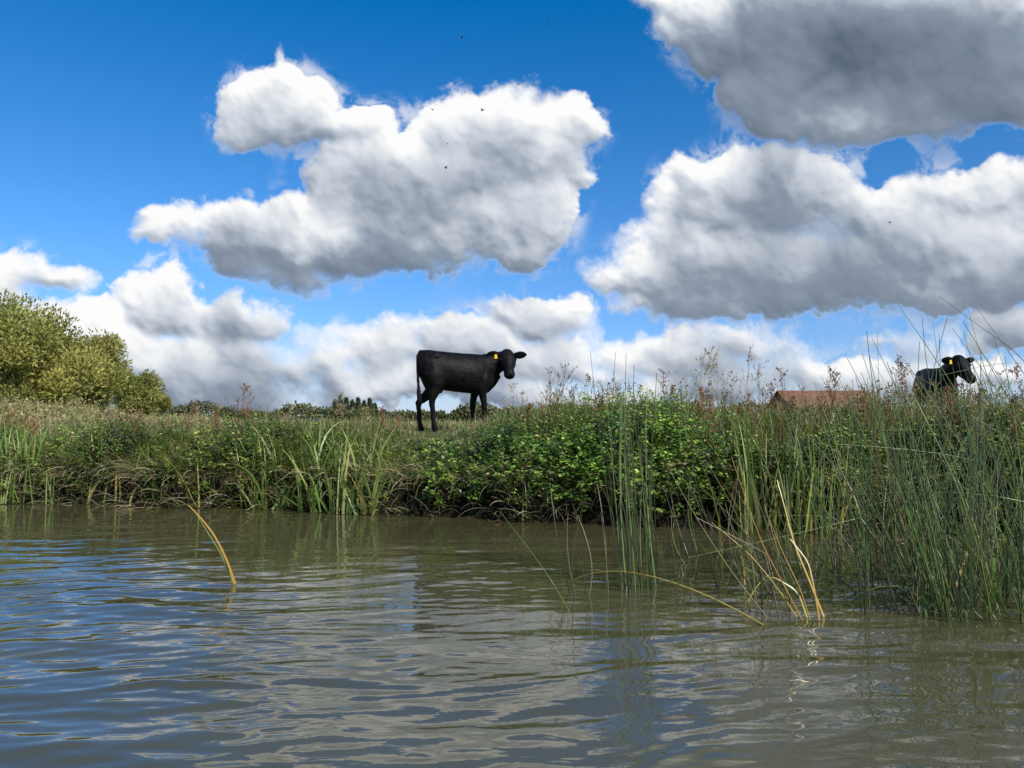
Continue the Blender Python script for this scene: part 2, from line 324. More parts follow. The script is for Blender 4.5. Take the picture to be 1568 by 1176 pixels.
grp(16,1320,1350,850,950,.7,1.25,-.1,.06,bow=.02)
acc.make('bulrush_stems',M_reed)
acc=Acc()
def swords_w(n,px0,px1,py0,py1,l0,l1,head,w,cols,lean=.3,bend=.8):
    B=np.array([PW(rng.uniform(px0,px1),rng.uniform(py0,py1)) for _ in range(n)]); B[:,2]=-.05
    hd=np.where(rng.random(n)<.5,0,np.pi)+rng.normal(0,.6,n)
    P=blade_paths(B,U(l0,l1,n),hd,np.abs(rng.normal(0,lean,n)),rng.gamma(1.5,bend*.4,n),9); P[...,2]=np.maximum(P[...,2],-.02)
    s=np.linspace(0,1,9)[None]; W=w*U(.5,1.2,n)[:,None]*np.clip(1-s**3,.04,1)
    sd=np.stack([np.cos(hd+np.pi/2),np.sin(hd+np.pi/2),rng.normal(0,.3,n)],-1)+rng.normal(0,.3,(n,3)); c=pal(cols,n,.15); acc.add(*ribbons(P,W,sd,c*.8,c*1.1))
PALE=[(.50,.48,.36)]
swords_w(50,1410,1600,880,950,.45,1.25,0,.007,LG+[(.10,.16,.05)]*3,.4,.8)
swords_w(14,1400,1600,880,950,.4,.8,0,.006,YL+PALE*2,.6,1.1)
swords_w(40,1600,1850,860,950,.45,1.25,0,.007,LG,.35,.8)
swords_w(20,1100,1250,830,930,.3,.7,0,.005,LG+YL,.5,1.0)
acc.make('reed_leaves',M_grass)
acc=Acc()
def poly(pts,r,col,flat=False):
    A=np.array(pts); n=24
    t=np.linspace(0,len(A)-1,n); P=np.stack([np.interp(t,range(len(A)),A[:,k]) for k in range(3)],-1)
    for _ in range(5): P[1:-1]=(P[:-2]+P[1:-1]*2+P[2:])/4
    R=r*np.linspace(1,.3,n)
    c=np.array([col]); 
    if flat: acc.add(*ribbons(P[None],R[None]*1.3,np.array([[1.,.2,.3]]),c,c*1.1))
    else: acc.add(*tubes(P[None],R[None],c,c*1.1,sides=6))
b=PW(1170,958); e=PW(870,891)
def ln(px,py,f): return PX(px,py,b[1]*(1-f)+e[1]*f)
Y1=(.50,.36,.07); Y2=(.46,.25,.05)
poly([b,ln(1120,930,.2),ln(1075,908,.35),ln(1010,884,.55),ln(950,873,.75),ln(905,876,.9),e],.0058,Y1)
b=PW(360,895); poly([b,PX(348,858,b[1]),PX(328,818,b[1]),PX(305,790,b[1]+.03),PX(288,773,b[1]+.05)],.0055,Y2,True)
poly([PW(357,893),PX(340,850,b[1]),PX(318,815,b[1]),PX(300,786,b[1])],.004,(.17,.22,.06),True)
for pts in [[(1240,950),(1225,900),(1200,850),(1178,795)],[(1262,945),(1240,890),(1215,830),(1200,770),(1190,735)],[(1228,950),(1205,905),(1165,830),(1120,700)],[(1255,950),(1247,900),(1238,860),(1210,825)],[(1220,945),(1190,900),(1150,850),(1090,800)],[(1236,945),(1222,905),(1180,880),(1165,900)]]:
    b=PW(*pts[0]); poly([b]+[PX(x_,y_,b[1]+.04*i) for i,(x_,y_) in enumerate(pts[1:])],.0035,[Y1,Y2,(.40,.38,.10)][rng.integers(0,3)],rng.random()<.5)
b=PW(871,935); poly([b,PX(845,890,b[1]),PX(810,840,b[1]+.1),PX(765,783,b[1]+.2)],.003,(.10,.17,.05))
b=PW(1700,930); poly([b,PX(1650,680,b[1]),PX(1568,545,b[1]-.1),PX(1500,500,b[1]-.1),PX(1438,453,b[1]-.1)],.0026,(.05,.06,.03))
poly([PX(1720,900,3.7),PX(1690,640,3.7),PX(1620,560,3.7),PX(1540,553,3.7),PX(1440,575,3.7)],.0024,(.16,.15,.08))
acc.make('bent_yellow_reeds',M_reed)
# ---------------------------------------------------------------- trees
def tree(name,cx,cy,R,H,nl,lw,cols,ncl=60,trunks=4,seed=1,cs=.2):
    r=np.random.default_rng(seed); zb=float(ground(cx,cy)); A=Acc()
    root=bpy.data.objects.new(name,None); S.collection.objects.link(root); root.location=(cx,cy,zb)
    cen=[]
    while len(cen)<ncl:
        v=r.normal(0,1,3); v/=np.linalg.norm(v)
        if v[2]<-.75: continue
        k=r.uniform(.45,.97)
        cen.append([v[0]*R*k,v[1]*R*k,H*.47+v[2]*H*.47*k])
    cen=np.array(cen); per=nl//ncl
    for c in cen:
        rad=R*cs*r.uniform(.5,1.3); q=r.normal(0,1,(per,3)); q/=np.linalg.norm(q,axis=1,keepdims=True); q*=r.uniform(.1,1.25,(per,1))**.7
        P=c+q*[rad,rad,rad*1.05]
        P[:,2]=np.maximum(P[:,2],.1)
        D=q*.5+r.normal(0,.5,(per,3)); D[:,2]=D[:,2]*.8+.5; col=np.array(cols)[r.integers(len(cols))]*r.uniform(.75,1.25)
        C=np.repeat(col[None],per,0)*r.uniform(.65,1.35,(per,1)); l=r.uniform(.6,1.4,per)*lw
        A.add(*leaves(P,D,q+r.normal(0,.7,(per,3)),l,l*.17,C))
    A.make('foliage',M_tree,parent=root)
    T=Acc()
    for i in range(trunks):
        a=r.uniform(0,6.28); tgt=cen[r.integers(ncl)]; s=np.linspace(0,1,10)[:,None]
        st=np.array([math.cos(a)*.2,math.sin(a)*.2,-.1]); P=st*(1-s)+tgt*s; P[:,2]+=np.sin(s[:,0]*np.pi)*H*.08
        T.add(*tubes(P[None],np.linspace(.035*H*.6,.01,10)[None],np.array([[.1,.08,.06]]),sides=8))
        for j in range(8):
            t2=cen[r.integers(ncl)]; k=r.integers(3,8); Q=P[k]*(1-s)+t2*s
            T.add(*tubes(Q[None],np.linspace(.012*H*.6,.006,10)[None],np.array([[.1,.08,.06]]),sides=5))
    T.make('trunk_and_limbs',M_bark,parent=root)
    return root
WC=[(.32,.30,.085),(.27,.265,.075),(.38,.34,.11),(.22,.23,.06)]
tree('willow_tree',-22.6,34,5.1,5.2,150000,.20,WC,170,6,5,.18)
c=PX(218,640,48); tree('willow_tree',c[0],48,1.6,3.4,20000,.20,[(.22,.235,.065),(.27,.26,.08)],44,4,8,cs=.27)
A=Acc(); n=36000
px=U(-200,1800,n); d=150+20*np.sin(px/170); x=(px-784)/F*d
hz=(.4+1.0*vnoise(px,0*px,.022,3)+.5*vnoise(px,0*px,.08,5))*2.5*(1+.8*np.exp(-((px-280)/40)**2))
z=U(0,1,n)**.8*hz+.7; y=d+rng.normal(0,1.5,n)
A.add(*leaves(np.stack([x,y,z],-1),rng.normal(0,1,(n,3)),rng.normal(0,1,(n,3)),U(.5,1.0,n),U(.12,.3,n),pal([(.11,.13,.05),(.15,.13,.055),(.10,.12,.06)],n,.2)))
A.make('distant_hedgerow',M_tree)
A=Acc()
for px_,py_ in [(513,614),(521,608),(530,611),(539,615),(548,611),(557,616),(566,612),(574,620)]:
    c=PX(px_,645,200); H=PX(px_,py_,200)[2]-.7; n=900; t=U(0.04,1,n); rad=.75*np.sin(np.pi*np.clip(t*.85+.12,0,1))**.7*np.sqrt(U(0,1,n))
    a=U(0,6.28,n); A.add(*leaves(np.stack([c[0]+rad*np.cos(a),c[1]+rad*np.sin(a),.7+t*H],-1),rng.normal(0,.5,(n,3))+[0,0,1],rng.normal(0,1,(n,3)),U(.5,.9,n),U(.12,.2,n),pal([(.06,.085,.045)],n)))
A.make('distant_poplar_trees',M_tree)
# ---------------------------------------------------------------- barn
def box(name,x0,x1,y0,y1,z0,z1,mat,parent):
    V=[(x,y,z) for z in (z0,z1) for (x,y) in ((x0,y0),(x1,y0),(x1,y1),(x0,y1))]
    Q=[(0,3,2,1),(4,5,6,7),(0,1,5,4),(1,2,6,5),(2,3,7,6),(3,0,4,7)]
    return mesh_obj(name,V,Q,None,mat,False,parent)
bar=bpy.data.objects.new('brick_barn',None); S.collection.objects.link(bar); bar.location=(25.4,62,.50)
Mb=simple('barn_brick',(.22,.12,.09),.85,5,.3); Mr=simple('roof_tile',(.20,.095,.055),.8,3,.4,.3); Md=simple('barn_door',(.06,.045,.03),.7); Mg=simple('window_glass',(.03,.035,.04),.15)
box('walls',-3.5,3.5,-2.4,2.4,0,1.75,Mb,bar)
V=[(-3.75,-2.75,1.62),(3.75,-2.75,1.62),(3.75,0,2.95),(-3.75,0,2.95),(3.75,2.75,1.62),(-3.75,2.75,1.62)]
V2=V+[(a,b_,c_-.13) for a,b_,c_ in V]
mesh_obj('roof',V2,[(0,1,2,3),(3,2,4,5),(6,9,8,7),(9,11,10,8),(0,6,7,1),(4,10,11,5)],None,Mr,False,bar)
mesh_obj('gables',[(-3.498,-2.4,1.75),(-3.498,2.4,1.75),(-3.498,.01,2.8),(-3.498,-.01,2.8),(3.498,-2.4,1.75),(3.498,2.4,1.75),(3.498,.01,2.8),(3.498,-.01,2.8)],[(0,1,2,3),(4,5,6,7)],None,Mb,False,bar)
box('door',-.8,.8,-2.43,-2.403,0.01,1.5,Md,bar)
for i,xx in enumerate((-2.5,2.1)): box('window_%d'%(i+1),xx-.35,xx+.35,-2.43,-2.403,.7,1.3,Mg,bar)
# ---------------------------------------------------------------- cows
m,nt=newmat('black_hide'); N=nt.nodes; L=nt.links
o=N.new('ShaderNodeOutputMaterial'); p=N.new('ShaderNodeBsdfPrincipled'); L.new(p.outputs[0],o.inputs[0])
tc=N.new('ShaderNodeTexCoord')
n1=N.new('ShaderNodeTexNoise'); n1.inputs['Scale'].default_value=7; n1.inputs['Detail'].default_value=8; n1.inputs['Roughness'].default_value=.7; L.new(tc.outputs['Object'],n1.inputs[0])
r=N.new('ShaderNodeValToRGB'); r.color_ramp.elements[0].position=.42; r.color_ramp.elements[1].position=.72; r.color_ramp.elements[0].color=(.003,.003,.0035,1); r.color_ramp.elements[1].color=(.016,.011,.009,1)
L.new(n1.outputs[0],r.inputs[0]); L.new(r.outputs[0],p.inputs['Base Color']); p.inputs['Roughness'].default_value=.52; p.inputs['Specular IOR Level'].default_value=.12
n2=N.new('ShaderNodeTexNoise'); n2.inputs['Scale'].default_value=45; n2.inputs['Detail'].default_value=6; L.new(tc.outputs['Object'],n2.inputs[0])
bp=N.new('ShaderNodeBump'); bp.inputs['Strength'].default_value=.5; bp.inputs['Distance'].default_value=.012; L.new(n2.outputs[0],bp.inputs['Height']); L.new(bp.outputs[0],p.inputs['Normal'])
M_hide=m
M_eye=simple('eye',(.01,.008,.006),.08,spec=.6); M_tag=simple('yellow_tag',(.75,.50,.02),.45,var=.05); M_nose=simple('nose_skin',(.03,.028,.03),.3)
def loft(rings,n=20):
    rings=[tuple(np.array(q,float) for q in rg) for rg in rings]
    V=[];Q=[]
    th=np.arange(n)/n*2*np.pi
    rr=[(rings[0][0],rings[0][1]*.05,rings[0][2]*.05)]+list(rings)+[(rings[-1][0],rings[-1][1]*.05,rings[-1][2]*.05)]
    for c_,a,b_ in rr:
        V.append(c_+np.cos(th)[:,None]*a+np.sin(th)[:,None]*b_)
    K=len(rr); i=np.arange(K*n).reshape(K,n); j=np.roll(i,-1,1)
    Q=list(map(tuple,np.stack([i[:-1],j[:-1],j[1:],i[1:]],-1).reshape(-1,4)))
    for row,rev in ((i[0],True),(i[-1],False)):
        for k in range(0,n//2-1):
            q=(row[k],row[k+1],row[n-2-k],row[n-1-k])
            Q.append(q[::-1] if rev else q)
    return np.concatenate(V),np.array(Q)
def limb(pts,n=14):
    P=np.array([q[:3] for q in pts],float); T=norm(np.gradient(P,axis=0)); rings=[]
    for k,q in enumerate(pts):
        lat=np.array([0,1.,0]); lat=lat-T[k]*np.dot(lat,T[k]); lat/=np.linalg.norm(lat); lon=np.cross(lat,T[k])
        rings.append((P[k],lon*q[3],lat*q[4]))
    return loft(rings,n)
def make_cow(name,loc,rotz,facing,headup=0.0,neckyaw=.35,scale=1.0,kx=.80,hs=1.12):
    headyaw=rotz-facing
    root=bpy.data.objects.new(name,None); S.collection.objects.link(root); root.location=loc; root.rotation_euler=(0,0,rotz); root.scale=(scale,)*3
    Vs=[];Qs=[];cnt=[0]
    def add(vq,k=kx):
        v=vq[0].copy(); v[:,0]*=k; Vs.append(v);Qs.append(vq[1]+cnt[0]);cnt[0]+=len(v)
    tr=[(-.80,1.01,.10,.07),(-.775,1.0,.18,.14),(-.70,.985,.245,.19),(-.58,.955,.28,.22),(-.42,.93,.292,.235),(-.2,.91,.30,.255),(.05,.895,.305,.265),(.28,.885,.31,.255),(.45,.885,.305,.225),(.6,.89,.275,.19),(.70,.89,.23,.145),(.76,.89,.15,.09)]
    add(loft([((x_,0,z_),(0,w_,0),(0,0,h_)) for x_,z_,h_,w_ in tr],28))
    for q in (-1,1): add(limb([(-.62,q*.13,1.10,.06,.06),(-.48,q*.15,1.12,.07,.06),(-.32,q*.12,1.10,.05,.05)]))
    add(limb([(.5,0,1.10,.05,.06),(.36,0,1.13,.06,.06),(.2,0,1.11,.05,.05)]))
    ny=neckyaw; nd=np.array([math.cos(ny),-math.sin(ny),0])
    s0=np.array([.42*kx,0,.98]); pol=np.array([.66*kx,0,1.03])+nd*.27+np.array([0,0,.10+headup])
    rings=[]
    for f,hz_,wy in ((0,.24,.165),(.3,.215,.135),(.6,.18,.115),(.85,.15,.105),(1,.13,.10)):
        c_=s0*(1-f)+(pol-[0,0,.06])*f; c_=c_+np.array([0,0,-.05*(1-f)])
        d_=(pol-s0)/np.linalg.norm(pol-s0); lat=norm(np.cross(d_,[0,0,1.])); up=np.cross(lat,d_)
        rings.append((c_,lat*wy,up*hz_))
    add(loft(rings,20),1)
    add(limb([(.50,0,.65,.11,.10),(.62,0,.69,.10,.07),(.74,0,.78,.10,.05),(.84,-.03,.90,.09,.04)]))
    hy=headyaw; fw=np.array([math.cos(hy),-math.sin(hy),0]); pit=math.radians(48)
    hd=fw*math.cos(pit)+np.array([0,0,-math.sin(pit)]); lat=norm(np.cross(hd,[0,0,1.])); up=np.cross(lat,hd)
    H0=pol+fw*.05
    hr=[(-.06,.055,.05,0),(-.02,.085,.085,0),(.05,.112,.105,-.01),(.13,.122,.11,-.02),(.19,.108,.105,-.03),(.25,.082,.09,-.035),(.31,.07,.075,-.03),(.36,.078,.07,-.028),(.40,.076,.06,-.03),(.425,.05,.04,-.035)]
    add(loft([(H0+(hd*t+up*o_)*hs,lat*w_*hs,up*h_*hs) for t,w_,h_,o_ in hr],20),1)
    for sy in (-1,1):
        dx=.07 if sy<0 else -.12
        add(limb([(-.52,sy*.13,1.0,.19,.10),(-.52,sy*.15,.84,.21,.115),(-.49,sy*.155,.70,.165,.10),(-.53,sy*.15,.58,.105,.068),(-.61+dx*.6,sy*.145,.48,.07,.048),(-.64+dx,sy*.14,.42,.064,.044),(-.62+dx,sy*.14,.30,.048,.036),(-.61+dx,sy*.14,.14,.046,.035),(-.595+dx,sy*.14,.085,.055,.042),(-.58+dx,sy*.14,.05,.055,.044),(-.565+dx,sy*.14,.0,.066,.050)]))
        dx=.04 if sy<0 else -.10
        add(limb([(.48,sy*.12,.94,.15,.09),(.49,sy*.14,.78,.15,.095),(.46,sy*.14,.67,.115,.08),(.45+dx*.5,sy*.135,.56,.08,.06),(.465+dx,sy*.13,.42,.06,.047),(.47+dx,sy*.13,.36,.062,.05),(.465+dx,sy*.13,.28,.046,.036),(.465+dx,sy*.13,.14,.042,.034),(.47+dx,sy*.13,.085,.05,.04),(.485+dx,sy*.13,.05,.05,.04),(.495+dx,sy*.13,.0,.06,.046)]))
    tl=[(-.66,0,1.18,.05,.045),(-.77,0,1.19,.042,.036),(-.815,-.01,1.13,.035,.03),(-.825,-.02,1.0,.03,.025),(-.82,-.03,.85,.027,.024),(-.81,-.04,.7,.03,.028),(-.80,-.05,.58,.045,.038),(-.79,-.05,.45,.05,.042),(-.785,-.05,.36,.035,.028),(-.785,-.05,.30,.016,.014)]
    add(limb(tl))
    add(limb([(-.32,0,.63,.05,.07),(-.42,0,.62,.07,.08),(-.5,0,.65,.05,.07)]))
    body=mesh_obj('body',np.concatenate(Vs),np.concatenate(Qs),None,M_hide,True,root)
    rm=body.modifiers.new('remesh','REMESH'); rm.mode='VOXEL'; rm.voxel_size=.012; rm.use_smooth_shade=True
    sm=body.modifiers.new('smooth','SMOOTH'); sm.factor=.6; sm.iterations=7
    tx=bpy.data.textures.new('coat','CLOUDS'); tx.noise_scale=.09; dm=body.modifiers.new('coat','DISPLACE'); dm.texture=tx; dm.strength=.006
    for sg,nm in ((-1,'ear_1'),(1,'ear_2')):
        b0=H0+(lat*sg*.085+hd*.02)*hs
        ed=norm(lat*sg*1.0+np.array([0,0,.02])-hd*.05); en=norm(hd*.5-up*.2+fw*.6); eb=norm(np.cross(ed,en))
        er=[(0,.03,.022),(.045,.052,.018),(.10,.068,.014),(.16,.060,.011),(.205,.032,.007),(.22,.01,.004)]
        V_,Q_=loft([(b0+ed*t,eb*w_,en*h_) for t,w_,h_ in er],12)
        mesh_obj(nm,V_,Q_,None,M_hide,True,root)
        if sg==1:
            c_=b0+ed*.085+np.array([0,0,-.03])+fw*.04; a_=norm(lat)*.026; z_=np.array([0,0,.032])
            f_=fw*.004
            Vt=[c_-a_-z_-f_,c_+a_-z_-f_,c_+a_*.6+z_-f_,c_-a_*.6+z_-f_,c_-a_-z_+f_,c_+a_-z_+f_,c_+a_*.6+z_+f_,c_-a_*.6+z_+f_]
            mesh_obj('ear_tag',Vt,[(0,3,2,1),(4,5,6,7),(0,1,5,4),(1,2,6,5),(2,3,7,6),(3,0,4,7)],None,M_tag,False,root)
        ec=H0+(hd*.14+lat*sg*.106+up*.035)*hs
        V_,Q_=loft([(ec-up*math.cos(a)*.02,lat*math.sin(a)*.02,hd*math.sin(a)*.02) for a in np.linspace(.3,2.85,7)],10)
        mesh_obj('eye_1' if sg<0 else 'eye_2',V_,Q_,None,M_eye,True,root)
        nc=H0+(hd*.415+lat*sg*.034)*hs
        V_,Q_=loft([(nc+hd*(.004*k),lat*.012*(1-.3*k),up*.015*(1-.3*k)) for k in (0,1,2)],8); mesh_obj('nostril_1' if sg<0 else 'nostril_2',V_,Q_,None,M_nose,True,root)
    return root
make_cow('cow',(-.88,12.25,float(ground(-.88,12.25))-.01),math.radians(20),math.radians(-80),.06,.38,1.05,.77)
make_cow('cow',(7.38,13.2,float(ground(7.4,13.2))-.10),math.radians(-103),math.radians(-77),.15,-.25,1.0)
# ---------------------------------------------------------------- birds
Mbird=simple('bird_feather',(.05,.05,.055),.8)
for px_,py_,d_,sp_,ro in [(840,37,70,.9,.2),(707,58,75,.5,1),(662,168,60,.6,.4),(738,169,60,.6,.9),(685,220,65,.55,.2),(682,257,70,.5,2),(1362,341,90,.5,.6),(794,130,70,.6,.3)]:
    c_=PX(px_,py_,d_)
    h=sp_/2
    V=[(-h,-.10,.10),(-h*.5,.02,.14),(0,.07,0),(0,-.07,0),(-h*.5,-.12,.12),(h*.5,.02,.14),(h*.5,-.12,.12),(h,-.10,.10),(-h*.98,-.12,.10),(h*.98,-.12,.10),(.03,.16,0),(-.03,.16,0),(.05,-.2,0),(-.05,-.2,0),(0,.0,.05),(0,0,-.05)]
    Q=[(2,1,4,3),(2,3,6,5),(1,0,8,4),(5,6,9,7),(11,2,14,13),(2,10,12,14),(11,15,10,2),(13,14,12,15),(11,13,15,2)]
    ob=mesh_obj('flying_bird',V,Q,None,Mbird,False); ob.location=c_; ob.rotation_euler=(.3,0,ro)
# ---------------------------------------------------------------- light
sd=Vector((.56,-.60,.62)).normalized(); SUN_EL=math.asin(sd.z); SUN_AZ=math.atan2(sd.x,sd.y)
sl=bpy.data.lights.new('sun','SUN'); sl.energy=5.0; sl.angle=math.radians(.5); sl.color=(1,.93,.82)
so=bpy.data.objects.new('sun',sl); S.collection.objects.link(so); so.rotation_euler=sd.to_track_quat('Z','Y').to_euler(); so.location=(5,-9,12)
# ---------------------------------------------------------------- sky: procedurally computed cloud field mixed over a Nishita sky
def vn(X,Y,seed):
    g=np.random.default_rng(seed).random((256,256)).astype(np.float32)
    xi=np.floor(X).astype(np.int32); yi=np.floor(Y).astype(np.int32); fx=(X-xi).astype(np.float32); fy=(Y-yi).astype(np.float32)
    fx=fx*fx*fx*(fx*(fx*6-15)+10); fy=fy*fy*fy*(fy*(fy*6-15)+10); x1=(xi+1)&255; y1=(yi+1)&255; xi&=255; yi&=255
    return (g[xi,yi]*(1-fx)+g[x1,yi]*fx)*(1-fy)+(g[xi,y1]*(1-fx)+g[x1,y1]*fx)*fy
def fbm(X,Y,size,octs,seed,gain=.5):
    t=0;a=1;s=0;c,sn=.8,.6
    x,y=X/size,Y/size
    for o in range(octs):
        t=t+a*vn(x+7.3*o,y+3.1*o,seed+o); s+=a; a*=gain; x,y=(x*c-y*sn)*2.03,(x*sn+y*c)*2.03
    return t/s
def puffs(X,Y,size,seed):
    r=np.random.default_rng(seed); jx=r.random((256,256)).astype(np.float32); jy=r.random((256,256)).astype(np.float32); rr=(.75+.5*r.random((256,256))).astype(np.float32)
    x=X/size;y=Y/size; xi=np.floor(x).astype(np.int32); yi=np.floor(y).astype(np.int32); out=np.zeros_like(x)
    for dx in (-1,0,1):
        for dy in (-1,0,1):
            a=(xi+dx)&255; b=(yi+dy)&255
            d2=((xi+dx+jx[a,b]-x)**2+(yi+dy+jy[a,b]-y)**2)/(rr[a,b]**2)
            out=np.maximum(out,np.maximum(0,1-d2)*rr[a,b])
    return out
def gblur(A,sig):
    h,w=A.shape; p=int(sig*3)+1; B=np.pad(A,p,mode='edge'); fy=np.fft.fftfreq(B.shape[0])[:,None]; fx=np.fft.rfftfreq(B.shape[1])[None]
    return np.fft.irfft2(np.fft.rfft2(B)*np.exp(-2*(np.pi*sig)**2*(fx**2+fy**2)),s=B.shape)[p:p+h,p:p+w]
def ss(a,b,x): t=np.clip((x-a)/(b-a),0,1); return t*t*(3-2*t)
CL=[(800,215,105,78),(690,200,80,55),(640,290,150,75),(540,275,75,45),(872,205,48,48),(790,330,80,60),(570,360,230,62),(390,360,140,42),(245,340,42,26),(490,400,180,38),(660,400,80,30),
(415,165,75,60),(365,190,45,35),(520,200,62,36),(425,105,16,40),(375,298,24,16),(410,210,90,25),
(250,450,62,45),(355,482,90,36),(150,480,60,28),(20,425,130,34),(100,525,150,48),(120,420,30,18),
(610,508,60,26),(500,520,80,34),(300,560,300,50),(690,545,180,45),(862,475,58,36),(790,485,40,26),(730,505,50,25),(890,535,110,36),
(1110,300,110,58),(1220,290,95,62),(1060,350,95,42),(1350,335,130,50),(1500,300,120,44),(1200,400,260,62),(1490,390,180,66),(980,412,36,28),(1120,450,160,36),
(1230,30,200,100),(1440,70,260,112),(1190,145,80,60),(1330,180,180,38),(1570,140,170,50),(1020,10,50,20),
(1060,535,180,40),(1390,525,72,27),(1545,500,75,38),(1300,580,360,34),(700,600,900,28),(1700,330,160,90),(-80,470,120,50)]
def clouds_lit(PXX,PYY,cl,step,dark=()):
    wx=PXX+70*(fbm(PXX,PYY,130,3,10)-.5)+52*(fbm(PXX,PYY,50,6,20,.58)-.5); wy=PYY+60*(fbm(PXX,PYY,120,3,30)-.5)+46*(fbm(PXX,PYY,45,6,40,.58)-.5)
    acc=np.zeros_like(PXX); sh=np.zeros_like(PXX)
    for cx,cy,rx,ry in cl:
        ux=(wx-cx)/(rx*1.27); uy=(wy-cy)/(ry*1.27)
        t=np.maximum(0,1-ux*ux-uy*uy)*min(rx,ry,75); w=t**3
        acc+=w; sh+=w*(-uy*.9+ux*.35)
    h=acc**(1/3.); sh=sh/(acc+1e-3)
    core=ss(0,30,h)
    p0=puffs(wx,wy,105,2); p1=puffs(wx+8*vn(wx/20,wy/20,3),wy,55,5); p2=puffs(wx,wy+6*vn(wx/14,wy/14,4),27,6)
    fb=fbm(PXX,PYY,75,7,60,.62)-.5
    Hn=h+core*(26*p0+13*p1+4*p2)
    H=Hn+(100*fb)*ss(0,12,h)
    soft=26+60*fbm(PXX,PYY,150,2,210)
    mask=ss(4,4+soft,H)*ss(.2,9,h)
    halo=gblur(mask,26/step)
    wisp=ss(.08,.45,halo)*ss(.48,.74,fbm(wx,wy,60,6,140,.62))
    mask=np.clip(np.maximum(mask,.6*wisp),0,1)
    def lamb(A,nz0):
        gy,gx=np.gradient(A,step); ln=np.sqrt(gx*gx+gy*gy+nz0*nz0); return (-gx*.38-gy*.60+nz0*.66)/ln
    lam=.6*lamb(gblur(Hn+40*fb,7/step),1.2)+.40*lamb(gblur(H,2.6/step),2.0)
    T=np.zeros(H.shape[1]); tau=np.zeros_like(H); dens=np.maximum(gblur(mask*np.clip(h,0,40),6/step),0); dec=math.exp(-step/85.)
    for i in range(H.shape[0]-1,-1,-1):
        T=T*dec+dens[i]*step; tau[i]=T
    tau=gblur(tau,9/step)
    tr=np.exp(-tau*(.2+1.5*fbm(wx,wy,120,3,300))/2900.)
    for cx,cy,rx,ry,a in dark:
        d2=((wx-cx)/rx)**2+((wy-cy)/ry)**2; tr=tr*(1-a*np.exp(-d2*1.1))
    occ=np.clip((H-gblur(H,14/step))/34,-1,1)
    b=(.22+.96*tr)*(.66+.48*np.clip(lam,-.2,1))+.17*gblur(sh,6/step)+.09*occ*(.3+.7*tr)
    b=b+.32*(fbm(PXX,PYY,100,4,90)-.5)
    for cx,cy,rx,ry,a in dark:
        if a>.6: b=b-.22*np.exp(-(((wx-cx)/rx)**2+((wy-cy)/ry)**2)*1.3)
    edge=1-ss(.25,.95,mask); b=b*(1-edge*.6)+edge*.6*np.maximum(b,.8)
    return mask,np.clip(b,0,1)
def px_of(az,el):
    x=np.sin(az)*np.cos(el); y=np.cos(az)*np.cos(el); z=np.sin(el); cp,sp_=math.cos(PITCH),math.sin(PITCH)
    f=y*cp+z*sp_; u=-y*sp_+z*cp; f=np.maximum(f,.05); return 784+F*x/f, 588-F*u/f
NW_,NH_=1700,860; A0,A1,E0,E1=math.radians(-47),math.radians(47),math.radians(-1.0),math.radians(44)
az_,el_=np.meshgrid(np.linspace(A0,A1,NW_),np.linspace(E0,E1,NH_)); pxx,pyy=px_of(az_,el_)
DKC=[(1350,60,260,110,.8),(1520,100,170,80,.5),(1180,140,80,70,.5),(520,415,200,36,.3),(1150,440,200,40,.3),(1450,400,180,40,.2)]
m_,b_=clouds_lit(pxx.astype(np.float32),pyy.astype(np.float32),CL,1.3,DKC)
win=ss(0,.06,(az_-A0)/(A1-A0))*ss(0,.06,(A1-az_)/(A1-A0))*ss(0,.12,(E1-el_)/(E1-E0))
def mkimg(name,m,b):
    h,w=m.shape; im=bpy.data.images.new(name,w,h,alpha=True,float_buffer=True); im.colorspace_settings.name='Non-Color'
    a=np.ones((h,w,4),np.float32); a[...,0]=m; a[...,1]=b; a[...,2]=0; im.pixels.foreach_set(a.ravel()); im.update(); im.pack(); return im
IM1=mkimg('cloud_field',m_*win,b_)
r=np.random.default_rng(5); az2,el2=np.meshgrid(np.linspace(-math.pi,math.pi,1100),np.linspace(math.radians(-1),math.pi/2,280))
c2=[]
for i in range(60):
    a=r.uniform(.75,2*math.pi-.75); e=r.uniform(.03,1.1); c2.append((a*1162,-e*1162,r.uniform(90,260),r.uniform(40,90)))
for i in range(6): c2.append((r.uniform(-700,700),-r.uniform(1.0,1.4)*1162,200,70))
m2,b2=clouds_lit(((az2%(2*math.pi))*1162).astype(np.float32),(-el2*1162).astype(np.float32),c2,6.6)
dsun=np.arccos(np.clip(np.cos(el2)*math.cos(SUN_EL)*np.cos(az2-SUN_AZ)+np.sin(el2)*math.sin(SUN_EL),-1,1)); m2*=ss(.12,.3,dsun)
m2*=ss(.68,.82,np.abs(az2))*(1)+(1-ss(.68,.82,np.abs(az2)))*ss(.6,.75,el2)
IM2=mkimg('cloud_field_around',m2,b2)
W=bpy.data.worlds.new('World'); S.world=W; W.use_nodes=True; nt=W.node_tree; N=nt.nodes; L=nt.links; N.clear()
def math_(op,a,b=None,c=None,clamp=False):
    x=N.new('ShaderNodeMath'); x.operation=op; x.use_clamp=clamp
    for i,v in enumerate((a,b,c)):
        if v is None: continue
        if isinstance(v,(int,float)): x.inputs[i].default_value=v
        else: L.new(v,x.inputs[i])
    return x.outputs[0]
tc=N.new('ShaderNodeTexCoord'); sp=N.new('ShaderNodeSeparateXYZ'); L.new(tc.outputs['Generated'],sp.inputs[0])
az=math_('ARCTAN2',sp.outputs[0],sp.outputs[1]); el=math_('ARCSINE',sp.outputs[2])
